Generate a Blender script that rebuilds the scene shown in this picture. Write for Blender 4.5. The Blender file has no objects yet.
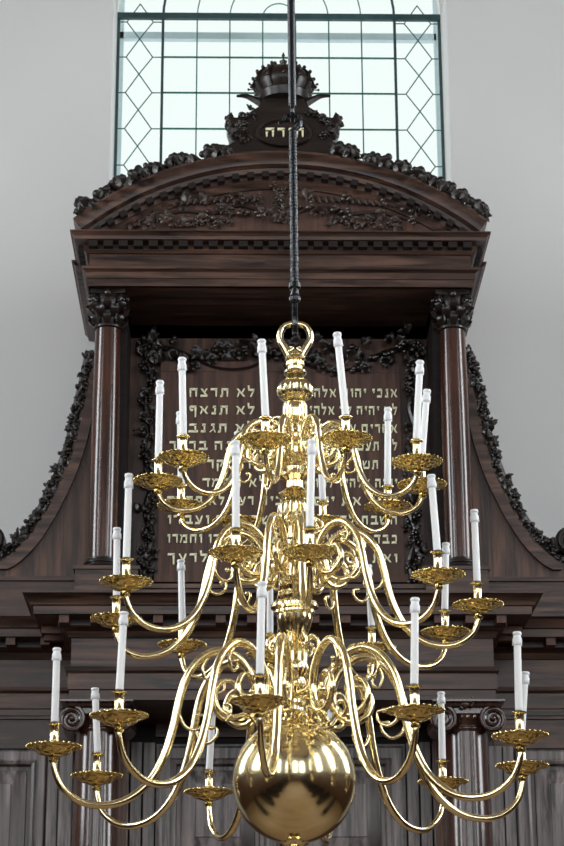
import bpy, bmesh, math, random
from mathutils import Vector, Matrix

scene = bpy.context.scene
COL = scene.collection
R_ = math.radians
PI = math.pi

# ------------------------------------------------------------------ camera, sky, lights, exposure
F = 2100.0
CAM_LOC = Vector((-0.250, 0.0, 1.6))
CAM_M = (Matrix.Rotation(R_(-1.2), 4, 'Z') @ Matrix.Rotation(R_(90 + 19.5), 4, 'X') @ Matrix.Rotation(R_(-0.25), 4, 'Z'))
cam_d = bpy.data.cameras.new('camera')
cam = bpy.data.objects.new('camera', cam_d)
COL.objects.link(cam)
cam.matrix_world = Matrix.Translation(CAM_LOC) @ CAM_M
cam_d.sensor_fit = 'VERTICAL'
cam_d.sensor_height = 24
cam_d.lens = F / 846 * 24
cam_d.clip_end = 200
cam_d.dof.use_dof = True
cam_d.dof.focus_distance = 6.6
cam_d.dof.aperture_fstop = 16.0
scene.camera = cam

world = bpy.data.worlds.new('sky')
scene.world = world
world.use_nodes = True
wb = world.node_tree.nodes['Background']
wb.inputs[0].default_value = (0.94, 0.985, 0.98, 1)
wb.inputs[1].default_value = 1.0

scene.view_settings.view_transform = 'Standard'
scene.view_settings.look = 'None'
scene.view_settings.gamma = 1
scene.view_settings.exposure = 0.12
scene.view_settings.use_curve_mapping = False
scene.cycles.use_denoising = True
scene.cycles.max_bounces = 6
scene.cycles.caustics_reflective = False
scene.cycles.caustics_refractive = False

RX, RYB, RYF, RZ = 6.2, -8.0, 13.8, 12.6       # hall: half width, rear wall, front wall, ceiling
SIDE_Y = [-4.6, 0.2, 5.0, 9.8]                 # centres of the tall side windows
BACK_X = [-3.4, 0.0, 3.4]
WIN_W, WIN_Z0, WIN_Z1 = 1.7, 4.4, 9.8

def window_light(name, loc, rot, power, col=(0.92, 0.965, 1.0)):
    d = bpy.data.lights.new(name, 'AREA')
    d.shape = 'RECTANGLE'
    d.size = WIN_W
    d.size_y = WIN_Z1 - WIN_Z0
    d.energy = power
    d.color = col
    o = bpy.data.objects.new(name, d)
    COL.objects.link(o)
    o.location = loc
    o.rotation_euler = rot
    return o

ZM = (WIN_Z0 + WIN_Z1) / 2
P_SIDE, P_BACK = 370, 170
for wy in SIDE_Y:
    window_light('window_daylight', (-RX - 0.30, wy, ZM), (R_(90), 0, R_(-90)), P_SIDE)
    window_light('window_daylight', (RX + 0.30, wy, ZM), (R_(90), 0, R_(90)), P_SIDE)
for wx in BACK_X:
    window_light('window_daylight', (wx, RYB - 0.30, ZM), (R_(90), 0, 0), P_BACK)

# ------------------------------------------------------------------ pixel helper (photo pixel on the plane Y = const)
def U(px, py, Y):
    d = CAM_M.to_3x3() @ Vector(((px - 282) / F, -(py - 423) / F, -1))
    t = (Y - CAM_LOC.y) / d.y
    return CAM_LOC + d * t
def zy(py, Y): return U(282, py, Y).z

# ------------------------------------------------------------------ materials
def mat(name):
    m = bpy.data.materials.new(name)
    m.use_nodes = True
    nt = m.node_tree
    b = nt.nodes['Principled BSDF']
    return m, nt, b

def wood(name, c1, c2, c3, axis='Z', rough=(0.3, 0.5), coat=0.0, scale=1.0, bump=0.15):
    m, nt, b = mat(name)
    N, L = nt.nodes, nt.links
    tc = N.new('ShaderNodeTexCoord')
    mp = N.new('ShaderNodeMapping')
    s = {'Z': (22, 22, 1.6), 'X': (1.6, 22, 22)}[axis]
    mp.inputs['Scale'].default_value = [v * scale for v in s]
    mp.inputs['Location'].default_value = (0.7, 1.3, 0.4)
    L.new(tc.outputs['Object'], mp.inputs['Vector'])
    n1 = N.new('ShaderNodeTexNoise'); n1.inputs['Scale'].default_value = 1.0
    n1.inputs['Detail'].default_value = 8; n1.inputs['Roughness'].default_value = 0.62
    n1.inputs['Distortion'].default_value = 0.4
    L.new(mp.outputs[0], n1.inputs['Vector'])
    n2 = N.new('ShaderNodeTexNoise'); n2.inputs['Scale'].default_value = 2.3
    n2.inputs['Detail'].default_value = 3
    L.new(tc.outputs['Object'], n2.inputs['Vector'])
    cr = N.new('ShaderNodeValToRGB')
    cr.color_ramp.elements[0].position = 0.40; cr.color_ramp.elements[0].color = (*c1, 1)
    cr.color_ramp.elements[1].position = 0.64; cr.color_ramp.elements[1].color = (*c2, 1)
    L.new(n1.outputs['Fac'], cr.inputs[0])
    mx = N.new('ShaderNodeMix'); mx.data_type = 'RGBA'
    cr2 = N.new('ShaderNodeValToRGB')
    cr2.color_ramp.elements[0].position = 0.42; cr2.color_ramp.elements[1].position = 0.72
    L.new(n2.outputs['Fac'], cr2.inputs[0])
    L.new(cr2.outputs[0], mx.inputs[0])
    L.new(cr.outputs[0], mx.inputs[6]); mx.inputs[7].default_value = (*c3, 1)
    L.new(mx.outputs[2], b.inputs['Base Color'])
    mr = N.new('ShaderNodeMapRange')
    mr.inputs['To Min'].default_value = rough[0]; mr.inputs['To Max'].default_value = rough[1]
    L.new(n1.outputs['Fac'], mr.inputs['Value']); L.new(mr.outputs[0], b.inputs['Roughness'])
    b.inputs['Coat Weight'].default_value = coat
    b.inputs['Coat Roughness'].default_value = 0.16
    bp = N.new('ShaderNodeBump'); bp.inputs['Strength'].default_value = bump; bp.inputs['Distance'].default_value = 0.004
    L.new(n1.outputs['Fac'], bp.inputs['Height']); L.new(bp.outputs[0], b.inputs['Normal'])
    return m

WH = wood('dark_oak_horizontal', (0.010, 0.005, 0.004), (0.122, 0.062, 0.043), (0.038, 0.020, 0.015), 'X', rough=(.26, .46), bump=.35)
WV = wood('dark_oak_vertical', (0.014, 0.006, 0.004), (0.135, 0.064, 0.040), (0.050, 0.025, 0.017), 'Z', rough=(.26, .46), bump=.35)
WW = wood('sheen_grey_oak', (0.045, 0.038, 0.037), (0.33, 0.285, 0.275), (0.15, 0.128, 0.124), 'Z', rough=(.28, .48), bump=.35)  # oak paled to paint in the window sheen on the lower storey
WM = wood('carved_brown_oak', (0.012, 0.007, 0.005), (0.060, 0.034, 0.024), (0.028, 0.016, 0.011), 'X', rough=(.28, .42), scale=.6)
WR = wood('reddish_oak', (0.036, 0.015, 0.010), (0.130, 0.058, 0.038), (0.07, 0.031, 0.021), 'Z', rough=(.4, .6))
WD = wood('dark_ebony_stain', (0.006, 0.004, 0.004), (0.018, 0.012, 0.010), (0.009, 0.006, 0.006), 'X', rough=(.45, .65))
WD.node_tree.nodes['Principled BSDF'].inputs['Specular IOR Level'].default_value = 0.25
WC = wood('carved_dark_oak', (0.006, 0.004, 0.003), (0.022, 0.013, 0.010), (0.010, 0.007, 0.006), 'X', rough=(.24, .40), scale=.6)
WP = wood('polished_column_walnut', (0.022, 0.008, 0.006), (0.085, 0.030, 0.018), (0.035, 0.014, 0.010), 'Z', rough=(.14, .24), coat=.5, bump=.05)

def simple(name, col, rough=0.5, metal=0.0, noise=0.0, nscale=5):
    m, nt, b = mat(name)
    b.inputs['Roughness'].default_value = rough
    b.inputs['Metallic'].default_value = metal
    N, L = nt.nodes, nt.links
    tc = N.new('ShaderNodeTexCoord')
    n = N.new('ShaderNodeTexNoise'); n.inputs['Scale'].default_value = nscale; n.inputs['Detail'].default_value = 6
    L.new(tc.outputs['Object'], n.inputs['Vector'])
    cr = N.new('ShaderNodeValToRGB')
    cr.color_ramp.elements[0].position = 0.3; cr.color_ramp.elements[1].position = 0.7
    cr.color_ramp.elements[0].color = tuple(c * (1 - noise) for c in col) + (1,)
    cr.color_ramp.elements[1].color = tuple(min(1, c * (1 + noise)) for c in col) + (1,)
    L.new(n.outputs['Fac'], cr.inputs[0]); L.new(cr.outputs[0], b.inputs['Base Color'])
    return m, nt, b

BRASS, nt, b = simple('polished_brass', (0.88, 0.755, 0.46), 0.11, 1.0, 0.06, 9)
n = nt.nodes.new('ShaderNodeTexNoise'); n.inputs['Scale'].default_value = 14; n.inputs['Detail'].default_value = 4
mr = nt.nodes.new('ShaderNodeMapRange'); mr.inputs['To Min'].default_value = 0.10; mr.inputs['To Max'].default_value = 0.19
nt.links.new(n.outputs['Fac'], mr.inputs['Value']); nt.links.new(mr.outputs[0], b.inputs['Roughness'])
PANB, nt, b = simple('embossed_brass', (0.80, 0.64, 0.27), 0.17, 1.0, 0.12, 30)
tc = nt.nodes.new('ShaderNodeTexCoord')
v = nt.nodes.new('ShaderNodeTexVoronoi'); v.inputs['Scale'].default_value = 62
nt.links.new(tc.outputs['Object'], v.inputs['Vector'])
bp = nt.nodes.new('ShaderNodeBump'); bp.inputs['Strength'].default_value = .8; bp.inputs['Distance'].default_value = 0.009
nt.links.new(v.outputs['Distance'], bp.inputs['Height']); nt.links.new(bp.outputs[0], b.inputs['Normal'])
GOLD, nt, b = simple('gold_leaf', (0.98, 0.93, 0.64), 0.5, 0.55, 0.12, 40)
WAX, nt, b = simple('white_wax', (0.93, 0.93, 0.92), 0.38, 0.0, 0.02, 8)
b.inputs['Subsurface Weight'].default_value = 0.1
CAPM, nt, b = simple('frosted_candle_cap', (0.84, 0.85, 0.86), 0.2, 0.0, 0.1, 60)
WICK, nt, b = simple('charred_wick', (0.02, 0.02, 0.02), 0.8, 0.0, 0.3, 60)
IRON, nt, b = simple('blackened_iron', (0.010, 0.012, 0.016), 0.16, 0.2, 0.3, 40)
v = nt.nodes.new('ShaderNodeTexVoronoi'); v.inputs['Scale'].default_value = 90
tc = nt.nodes.new('ShaderNodeTexCoord'); nt.links.new(tc.outputs['Object'], v.inputs['Vector'])
bp = nt.nodes.new('ShaderNodeBump'); bp.inputs['Strength'].default_value = 0.25; bp.inputs['Distance'].default_value = 0.002
nt.links.new(v.outputs['Distance'], bp.inputs['Height']); nt.links.new(bp.outputs[0], b.inputs['Normal'])
CAME, nt, b = simple('green_black_leading', (0.01, 0.13, 0.09), 0.5, 0.0, 0.2, 20)
BARM, nt, b = simple('painted_iron_bar', (0.03, 0.07, 0.075), 0.5, 0.0, 0.2, 20)
OUTF, nt, b = simple('pale_blue_outer_frame', (0.74, 0.86, 0.92), 0.6, 0.0, 0.06, 20)
WHITEP, nt, b = simple('white_frame_lit_reveal', (0.80, 0.80, 0.79), 0.6, 0.0, 0.02, 3)  # frame white; on the jambs it paints in the window light
HALLW, nt, b = simple('dim_hall_plaster', (0.36, 0.35, 0.335), 0.85, 0.0, 0.03, 0.8)
FLOORM = wood('worn_floorboards', (0.17, 0.11, 0.065), (0.30, 0.20, 0.12), (0.22, 0.15, 0.09), 'X', rough=(.35, .55), scale=.3)
CEILM, nt, b = simple('ceiling_paint', (0.20, 0.14, 0.10), 0.7, 0.0, 0.1, 1)

# plaster wall with faint marks
PLAST, nt, b = simple('grey_white_plaster', (0.66, 0.66, 0.655), 0.85, 0.0, 0.025, 0.8)
n = nt.nodes.new('ShaderNodeTexNoise'); n.inputs['Scale'].default_value = 30; n.inputs['Detail'].default_value = 6
bp = nt.nodes.new('ShaderNodeBump'); bp.inputs['Strength'].default_value = 0.12; bp.inputs['Distance'].default_value = 0.01
nt.links.new(n.outputs['Fac'], bp.inputs['Height']); nt.links.new(bp.outputs[0], b.inputs['Normal'])

# window glass
GLASS = bpy.data.materials.new('old_window_glass'); GLASS.use_nodes = True
nt = GLASS.node_tree; N, L = nt.nodes, nt.links
N.remove(N['Principled BSDF'])
tr = N.new('ShaderNodeBsdfTransparent'); tr.inputs[0].default_value = (0.97, 1.0, 0.99, 1)
gl = N.new('ShaderNodeBsdfGlossy'); gl.inputs['Roughness'].default_value = 0.1
ms = N.new('ShaderNodeMixShader'); ms.inputs[0].default_value = 0.04
L.new(tr.outputs[0], ms.inputs[1]); L.new(gl.outputs[0], ms.inputs[2])
L.new(ms.outputs[0], N['Material Output'].inputs[0])

# ------------------------------------------------------------------ mesh builder
WL = {}
class MB:
    def __init__(s): s.v, s.f = [], []
    def add(s, vs, fs):
        o = len(s.v)
        s.v += [tuple(v) for v in vs]
        s.f += [tuple(i + o for i in f) for f in fs]
    def box(s, x0, x1, y0, y1, z0, z1, M=None):
        vs = [Vector(p) for p in ((x0,y0,z0),(x1,y0,z0),(x1,y1,z0),(x0,y1,z0),(x0,y0,z1),(x1,y0,z1),(x1,y1,z1),(x0,y1,z1))]
        if M is not None: vs = [M @ p for p in vs]
        s.add(vs, [(0,3,2,1),(4,5,6,7),(0,1,5,4),(1,2,6,5),(2,3,7,6),(3,0,4,7)])
    def lathe(s, prof, c, n=32, M=None, lobes=0, depth=0.0):
        """prof: (r, z) list; lobes: gadroons for entries flagged with third value 1"""
        vs, fs = [], []
        for p in prof:
            for k in range(n):
                a = 2 * PI * k / n
                r = p[0]
                if lobes and len(p) > 2: r *= 1 - depth * (abs(math.sin(a * lobes / 2)) < 0.35)
                q = Vector((r * math.cos(a), r * math.sin(a), p[1]))
                if M is not None: q = M @ q
                vs.append(q + Vector(c))
        m = len(prof)
        for i in range(m - 1):
            for k in range(n):
                k2 = (k + 1) % n
                fs.append((i*n+k, i*n+k2, (i+1)*n+k2, (i+1)*n+k))
        fs.append(tuple(range(n - 1, -1, -1)))
        fs.append(tuple((m-1)*n + k for k in range(n)))
        s.add(vs, fs)
    def tube(s, pts, rad, n=10, closed=False, cap=True):
        pts = [Vector(p) for p in pts]
        m = len(pts)
        if not hasattr(rad, '__len__'): rad = [rad] * m
        tans = []
        for i in range(m):
            a = pts[(i - 1) % m] if (closed or i > 0) else pts[i]
            b = pts[(i + 1) % m] if (closed or i < m - 1) else pts[i]
            t = (b - a); tans.append(t.normalized() if t.length > 1e-9 else Vector((0, 0, 1)))
        t0 = tans[0]
        up = Vector((0, 0, 1)) if abs(t0.z) < 0.9 else Vector((1, 0, 0))
        nrm = (up - t0 * up.dot(t0)).normalized()
        vs, fs = [], []
        for i in range(m):
            t = tans[i]
            nrm = (nrm - t * nrm.dot(t))
            nrm = nrm.normalized() if nrm.length > 1e-6 else t.orthogonal().normalized()
            bi = t.cross(nrm)
            for k in range(n):
                a = 2 * PI * k / n
                vs.append(pts[i] + (nrm * math.cos(a) + bi * math.sin(a)) * rad[i])
        for i in range(m if closed else m - 1):
            j = (i + 1) % m
            for k in range(n):
                k2 = (k + 1) % n
                fs.append((i*n+k, i*n+k2, j*n+k2, j*n+k))
        if not closed and cap:
            fs.append(tuple(range(n - 1, -1, -1)))
            fs.append(tuple((m-1)*n + k for k in range(n)))
        s.add(vs, fs)
    def ball(s, c, r, n=8, sc=(1, 1, 1)):
        prof = [(max(1e-4, math.sin(PI * i / n)) , -math.cos(PI * i / n)) for i in range(n + 1)]
        vs, fs = [], []
        m2 = n + 2
        for (pr, pz) in prof:
            for k in range(m2):
                a = 2 * PI * k / m2
                vs.append((c[0] + r*sc[0]*pr*math.cos(a), c[1] + r*sc[1]*pr*math.sin(a), c[2] + r*sc[2]*pz))
        for i in range(n):
            for k in range(m2):
                k2 = (k + 1) % m2
                fs.append((i*m2+k, i*m2+k2, (i+1)*m2+k2, (i+1)*m2+k))
        s.add(vs, fs)
    def leaf(s, p, d, nrm, L, W, curl=0.5, side=0.0, st=7):
        """a thick carved leaf with midrib; p base, d direction, nrm facing"""
        p, d, nrm = Vector(p), Vector(d).normalized(), Vector(nrm).normalized()
        sd = d.cross(nrm).normalized()
        vs, fs = [], []
        for i in range(st):
            u = i / (st - 1)
            w = W * 0.5 * (math.sin(PI * min(1, 0.08 + u * 0.92) ** 0.8) ** 0.7) * (1.0 if i % 2 == 0 else 0.72)
            c = p + d * (L * u * (1 - 0.25 * curl * u)) + nrm * (L * 0.38 * curl * math.sin(PI * u * 0.85)) + sd * (side * L * u * u)
            vs += [c - sd * w + nrm * (0.10 * W), c + nrm * (0.02 * W), c + sd * w + nrm * (0.10 * W), c - nrm * (0.22 * W)]
        for i in range(st - 1):
            for k in range(4):
                k2 = (k + 1) % 4
                fs.append((i*4+k, i*4+k2, (i+1)*4+k2, (i+1)*4+k))
        fs.append((3, 2, 1, 0)); e = (st - 1) * 4; fs.append((e, e+1, e+2, e+3))
        s.add(vs, fs)
    def prism(s, poly, y0, y1):
        """poly of (x,z) extruded from y0 to y1"""
        n = len(poly)
        vs = [(x, y0, z) for x, z in poly] + [(x, y1, z) for x, z in poly]
        fs = [tuple(range(n)), tuple(range(2*n-1, n-1, -1))]
        for i in range(n):
            j = (i + 1) % n
            fs.append((i, j, n + j, n + i)[::-1])
        s.add(vs, fs)
    def sweep(s, path, prof):
        """moulding: path of (x,y), profile polygon (out,z); out = to the right of travel, mitred"""
        P = [Vector((a, b)) for a, b in path]
        m, n = len(P), len(prof)
        offs = []
        for i in range(m):
            nn = []
            if i > 0:
                t = (P[i] - P[i-1]).normalized(); nn.append(Vector((t.y, -t.x)))
            if i < m - 1:
                t = (P[i+1] - P[i]).normalized(); nn.append(Vector((t.y, -t.x)))
            if len(nn) == 1: offs.append(nn[0])
            else:
                b = (nn[0] + nn[1]).normalized(); offs.append(b / max(0.2, b.dot(nn[0])))
        vs, fs = [], []
        for i in range(m):
            for (o, z) in prof:
                q = P[i] + offs[i] * o
                vs.append((q.x, q.y, z))
        for i in range(m - 1):
            for k in range(n):
                k2 = (k + 1) % n
                fs.append((i*n+k, i*n+k2, (i+1)*n+k2, (i+1)*n+k))
        fs.append(tuple(range(n - 1, -1, -1))); fs.append(tuple((m-1)*n + k for k in range(n)))
        s.add(vs, fs)
    def arcsweep(s, zc, Rr, a0, a1, prof, n=48):
        """prof polygon (radial offset, y) swept about centre (0, zc) in the XZ plane"""
        m = len(prof); vs, fs = [], []
        for i in range(n + 1):
            t = a0 + (a1 - a0) * i / n
            for (o, y) in prof:
                vs.append(((Rr + o) * math.sin(t), y, zc + (Rr + o) * math.cos(t)))
        for i in range(n):
            for k in range(m):
                k2 = (k + 1) % m
                fs.append((i*m+k, i*m+k2, (i+1)*m+k2, (i+1)*m+k))
        fs.append(tuple(range(m - 1, -1, -1))); fs.append(tuple(n*m + k for k in range(m)))
        s.add(vs, fs)
    def build(s, name, m, parent=None, bevel=0.0, flat=False, angle=38):
        xs = [v[0] for v in s.v]; ys = [v[1] for v in s.v]; zs = [v[2] for v in s.v]
        o0 = Vector(((min(xs)+max(xs))/2, (min(ys)+max(ys))/2, min(zs)))
        me = bpy.data.meshes.new(name)
        me.from_pydata([(v[0]-o0.x, v[1]-o0.y, v[2]-o0.z) for v in s.v], [], s.f)
        bm = bmesh.new(); bm.from_mesh(me)
        bmesh.ops.recalc_face_normals(bm, faces=bm.faces)
        if not flat:
            for f in bm.faces: f.smooth = True
            for e in bm.edges:
                if len(e.link_faces) == 2:
                    if e.calc_face_angle(0) > R_(angle): e.smooth = False
        bm.to_mesh(me); bm.free()
        me.materials.append(m)
        ob = bpy.data.objects.new(name, me)
        COL.objects.link(ob)
        if parent is not None:
            ob.parent = parent
            ob.location = o0 - WL[parent.name]
        else:
            ob.location = o0
        WL[ob.name] = o0
        if bevel:
            bv = ob.modifiers.new('bevel', 'BEVEL'); bv.width = bevel; bv.segments = 2; bv.limit_method = 'ANGLE'
        return ob

def tag(o, label=None, cat=None, group=None, kind=None):
    if label: o['label'] = label
    if cat: o['category'] = cat
    if group: o['group'] = group
    if kind: o['kind'] = kind
    return o
def empty(name, loc):
    o = bpy.data.objects.new(name, None); COL.objects.link(o)
    o.location = loc; o.empty_display_size = 0.1
    WL[o.name] = Vector(loc)
    return o
def struct(mb, name, m, **k):
    return tag(mb.build(name, m, **k), kind='structure')

def spline(pts, sub=4):
    """Catmull-Rom through points of any dimension"""
    P = [Vector(p) for p in pts]
    out = []
    for i in range(len(P) - 1):
        p0 = P[i-1] if i > 0 else P[i] * 2 - P[i+1]
        p1, p2 = P[i], P[i+1]
        p3 = P[i+2] if i + 2 < len(P) else P[i+1] * 2 - P[i]
        for k in range(sub):
            t = k / sub
            out.append(0.5 * ((2*p1) + (p2-p0)*t + (2*p0-5*p1+4*p2-p3)*t*t + (3*p1-p0-3*p2+p3)*t**3))
    out.append(P[-1])
    return out

def boxes(name, m, parent, *bs, **k):
    """each box a part of its own"""
    for b_ in bs:
        mb_ = MB(); mb_.box(*b_); mb_.build(name, m, parent, **k)

class Each:
    """collects equal small boxes and links one part per box, sharing mesh data by size"""
    def __init__(s, name, m, parent): s.n, s.m, s.p, s.c = name, m, parent, {}
    def box(s, x0, x1, y0, y1, z0, z1, M=None):
        key = (round(x1 - x0, 4), round(y1 - y0, 4), round(z1 - z0, 4), M is not None)
        c = Vector(((x0 + x1)/2, (y0 + y1)/2, z0))
        if key not in s.c:
            mb_ = MB(); mb_.box(-(x1-x0)/2, (x1-x0)/2, -(y1-y0)/2, (y1-y0)/2, 0, z1 - z0)
            o = mb_.build(s.n, s.m, s.p); s.c[key] = o
        else:
            o = s.c[key].copy(); COL.objects.link(o)
        W = (M or Matrix()) @ Matrix.Translation(c)
        o.matrix_local = Matrix.Translation(-WL[s.p.name]) @ W

# ------------------------------------------------------------------ SETTING: the hall
YW = RYF                       # front wall face
GY = YW + 0.36                 # leaded glass plane
HW = (U(453, 190, YW).x - U(108, 190, YW).x) / 2
WXC = (U(453, 190, YW).x + U(108, 190, YW).x) / 2
SPZ = zy(18, GY)               # springing of the window's round head
SILL = zy(250, YW)

mb = MB()
mb.box(-RX, WXC - HW, YW, YW + 0.6, 0, RZ)
mb.box(WXC + HW, RX, YW, YW + 0.6, 0, RZ)
mb.box(WXC - HW, WXC + HW, YW, YW + 0.6, 0, SILL)
NS = 40
for i in range(NS):
    t0, t1 = PI * i / NS, PI * (i + 1) / NS
    xa, xb = WXC - HW * math.cos(t0), WXC - HW * math.cos(t1)
    za, zb = SPZ + HW * math.sin(t0), SPZ + HW * math.sin(t1)
    poly = [(xa, za), (xb, zb), (xb, RZ), (xa, RZ)]
    mb.prism(poly, YW, YW + 0.6)
struct(mb, 'wall_front', PLAST)
mb = MB(); mb.box(WXC - HW - .002, WXC - HW + .008, YW + .004, GY - .035, SILL, SPZ); struct(mb, 'lit_reveal_trim_left', WHITEP)  # added lining, whiter than the wall to paint glancing window light
mb = MB(); mb.box(WXC + HW - .008, WXC + HW + .002, YW + .004, GY - .035, SILL, SPZ); struct(mb, 'lit_reveal_trim_right', WHITEP)  # same painted-in window light on the right jamb
mb = MB(); mb.box(-RX - .6, RX + .6, RYB - .6, RYF + .6, -0.2, 0); struct(mb, 'floor', FLOORM)
mb = MB(); mb.box(-RX - .6, RX + .6, RYB - .6, RYF + .6, RZ, RZ + 0.2); struct(mb, 'ceiling', CEILM)

def holed_wall(name, along, fixed0, fixed1, a0, a1, centres):
    mb = MB()
    def bx(u0, u1, z0, z1):
        if along == 'Y': mb.box(fixed0, fixed1, u0, u1, z0, z1)
        else: mb.box(u0, u1, fixed0, fixed1, z0, z1)
    bx(a0, a1, 0, WIN_Z0); bx(a0, a1, WIN_Z1, RZ)
    edges = [a0]
    for c in centres: edges += [c - WIN_W/2, c + WIN_W/2]
    edges.append(a1)
    for i in range(0, len(edges), 2): bx(edges[i], edges[i+1], WIN_Z0, WIN_Z1)
    return struct(mb, name, HALLW)
holed_wall('wall_left', 'Y', -RX - .4, -RX, RYB, RYF, SIDE_Y)
holed_wall('wall_right', 'Y', RX, RX + .4, RYB, RYF, SIDE_Y)
holed_wall('wall_back', 'X', RYB - .4, RYB, -RX, RX, BACK_X)
wn = 2
def side_window(along, c, f):
    global wn
    mb = MB()
    def bx(u0, u1, z0, z1):
        if along == 'Y': mb.box(f - .03, f + .03, u0, u1, z0, z1)
        else: mb.box(u0, u1, f - .03, f + .03, z0, z1)
    for k in range(5):
        u = c - WIN_W/2 + WIN_W * k / 4
        bx(u - .03, u + .03, WIN_Z0, WIN_Z1)
    for k in range(9):
        z = WIN_Z0 + (WIN_Z1 - WIN_Z0) * k / 8
        bx(c - WIN_W/2, c + WIN_W/2, z - .02, z + .02)
    struct(mb, 'window_%d' % wn, BARM); wn += 1
for c in SIDE_Y:
    side_window('Y', c, -RX - .2); side_window('Y', c, RX + .2)
for c in BACK_X: side_window('X', c, RYB - .2)
# dark panelling round the hall and the two blocks of seating, out of frame but mirrored in the brass
mb = MB(); mb.box(-RX, -RX + .08, RYB, RYF, 0, 3.9); struct(mb, 'trim_1', WV)
mb = MB(); mb.box(RX - .08, RX, RYB, RYF, 0, 3.9); struct(mb, 'trim_2', WV)
mb = MB(); mb.box(-RX, RX, RYB, RYB + .08, 0, 3.9); struct(mb, 'trim_3', WV)
mb = MB()
for k in range(9):
    mb.box(-5.2, -2.3, -6.5 + k*1.6, -6.5 + k*1.6 + .5, 0, .45); mb.box(-5.2, -2.3, -6.5 + k*1.6 - .1, -6.5 + k*1.6, 0, 1.0)
struct(mb, 'pews_left', WD)
mb = MB()
for k in range(9):
    mb.box(2.3, 5.2, -6.5 + k*1.6, -6.5 + k*1.6 + .5, 0, .45); mb.box(2.3, 5.2, -6.5 + k*1.6 - .1, -6.5 + k*1.6, 0, 1.0)
struct(mb, 'pews_right', WD)

# ---- the big leaded window behind the ark
w1 = empty('window_1', (WXC, GY, SILL)); tag(w1, kind='structure')
def gx(px, py=93): return U(px, py, GY).x
# glass pane
mb = MB()
poly = [(WXC - HW, SILL), (WXC + HW, SILL)] + [(WXC + HW*math.cos(PI*i/32), SPZ + HW*math.sin(PI*i/32)) for i in range(33)]
mb.prism(poly, GY + .006, GY + .012); mb.build('glass_pane', GLASS, w1, flat=True)
# white reveal frame
mb = MB()
fw = 0.014
mb.box(WXC - HW, WXC - HW + fw, GY - .03, GY + .05, SILL, SPZ); mb.box(WXC + HW - fw, WXC + HW, GY - .03, GY + .05, SILL, SPZ)
for i in range(32):
    t0, t1 = PI*i/32, PI*(i+1)/32
    mb.prism([(WXC + (HW-fw)*math.cos(t0), SPZ + (HW-fw)*math.sin(t0)), (WXC + HW*math.cos(t0), SPZ + HW*math.sin(t0)),
              (WXC + HW*math.cos(t1), SPZ + HW*math.sin(t1)), (WXC + (HW-fw)*math.cos(t1), SPZ + (HW-fw)*math.sin(t1))], GY - .03, GY + .05)
mb.build('window_frame', WHITEP, w1)
# dark iron bars
mb = MB()
xl, xr = WXC - HW + fw, WXC + HW - fw
b1, b2 = gx(162), gx(396)
for x, w in ((xl + .01, .012), (xr - .01, .012), (b1, .010), (b2, .010)):
    mb.box(x - w, x + w, GY - .02, GY + .004, SILL, SPZ)
mb.box(xl, xr, GY - .03, GY + .004, SPZ - .024, SPZ + .024)
for x in (b1, b2):
    r = abs(x - WXC)
    s = -1 if x < WXC else 1
    mb.tube([(WXC + s*r*math.cos(t*PI/32), GY, SPZ + r*math.sin(t*PI/32)) for t in range(17)], .010, 6)
mb.build('window_bar', BARM, w1)
mb = MB()
th = .0048
for px in (196.5, 229.6, 262.8, 296, 329.5, 362.5):
    x = gx(px)
    mb.box(x - th, x + th, GY - .010, GY + .004, SILL, SPZ)
for r in (abs(gx(196.5) - WXC), abs(gx(229.6) - WXC), abs(gx(262.8) - WXC)):
    mb.tube([(WXC + r*math.cos(t*PI/24), GY, SPZ + r*math.sin(t*PI/24)) for t in range(25)], th, 5)
rows = [zy(58, GY) + k * (zy(58, GY) - zy(93.5, GY)) * -1 for k in range(-0, 7)]
step = zy(58, GY) - zy(93.5, GY)
rows = [zy(58, GY) - k * step for k in range(6)]
for z in rows:
    mb.box(b1, b2, GY - .010, GY + .004, z - th, z + th)
for side in (-1, 1):
    if side < 0: ex, lx, cx, rx_, bx_ = xl, gx(125.3), gx(138.5), gx(152), b1
    else: ex, lx, cx, rx_, bx_ = xr, gx(433), gx(419.5), gx(406), b2
    allz = [zy(58, GY) + step] + rows
    for z in allz:
        zt = z + step * .52
        mb.tube([(lx, GY, z), (cx, GY, zt)], th, 5); mb.tube([(rx_, GY, z), (cx, GY, zt)], th, 5)
        zb = z - step * .48
        mb.tube([(lx, GY, z), (cx, GY, zb)], th, 5); mb.tube([(rx_, GY, z), (cx, GY, zb)], th, 5)
        mb.tube([(ex, GY, z), (lx, GY, z)], th, 5); mb.tube([(bx_, GY, z), (rx_, GY, z)], th, 5)
mb.build('leading', CAME, w1)
# pale outer storm frame
mb = MB()
oy = GY + .45
zo = zy(36, oy)
mb.box(WXC - HW, WXC + HW, oy, oy + .05, zo - .03, zo + .03)
mb.box(U(118.5, 93, oy).x - .02, U(118.5, 93, oy).x + .03, oy, oy + .05, SILL, zo + 3)
mb.box(U(439.5, 93, oy).x - .03, U(439.5, 93, oy).x + .02, oy, oy + .05, SILL, zo + 3)
mb.build('outer_frame', OUTF, w1)

# ------------------------------------------------------------------ THE ARK
ark = empty('torah_ark', (0, 12.5, 0))
tag(ark, 'tall dark carved wooden ark with columns, arched pediment and gold lettered tablet', 'ark')
rnd = random.Random(7)

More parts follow.
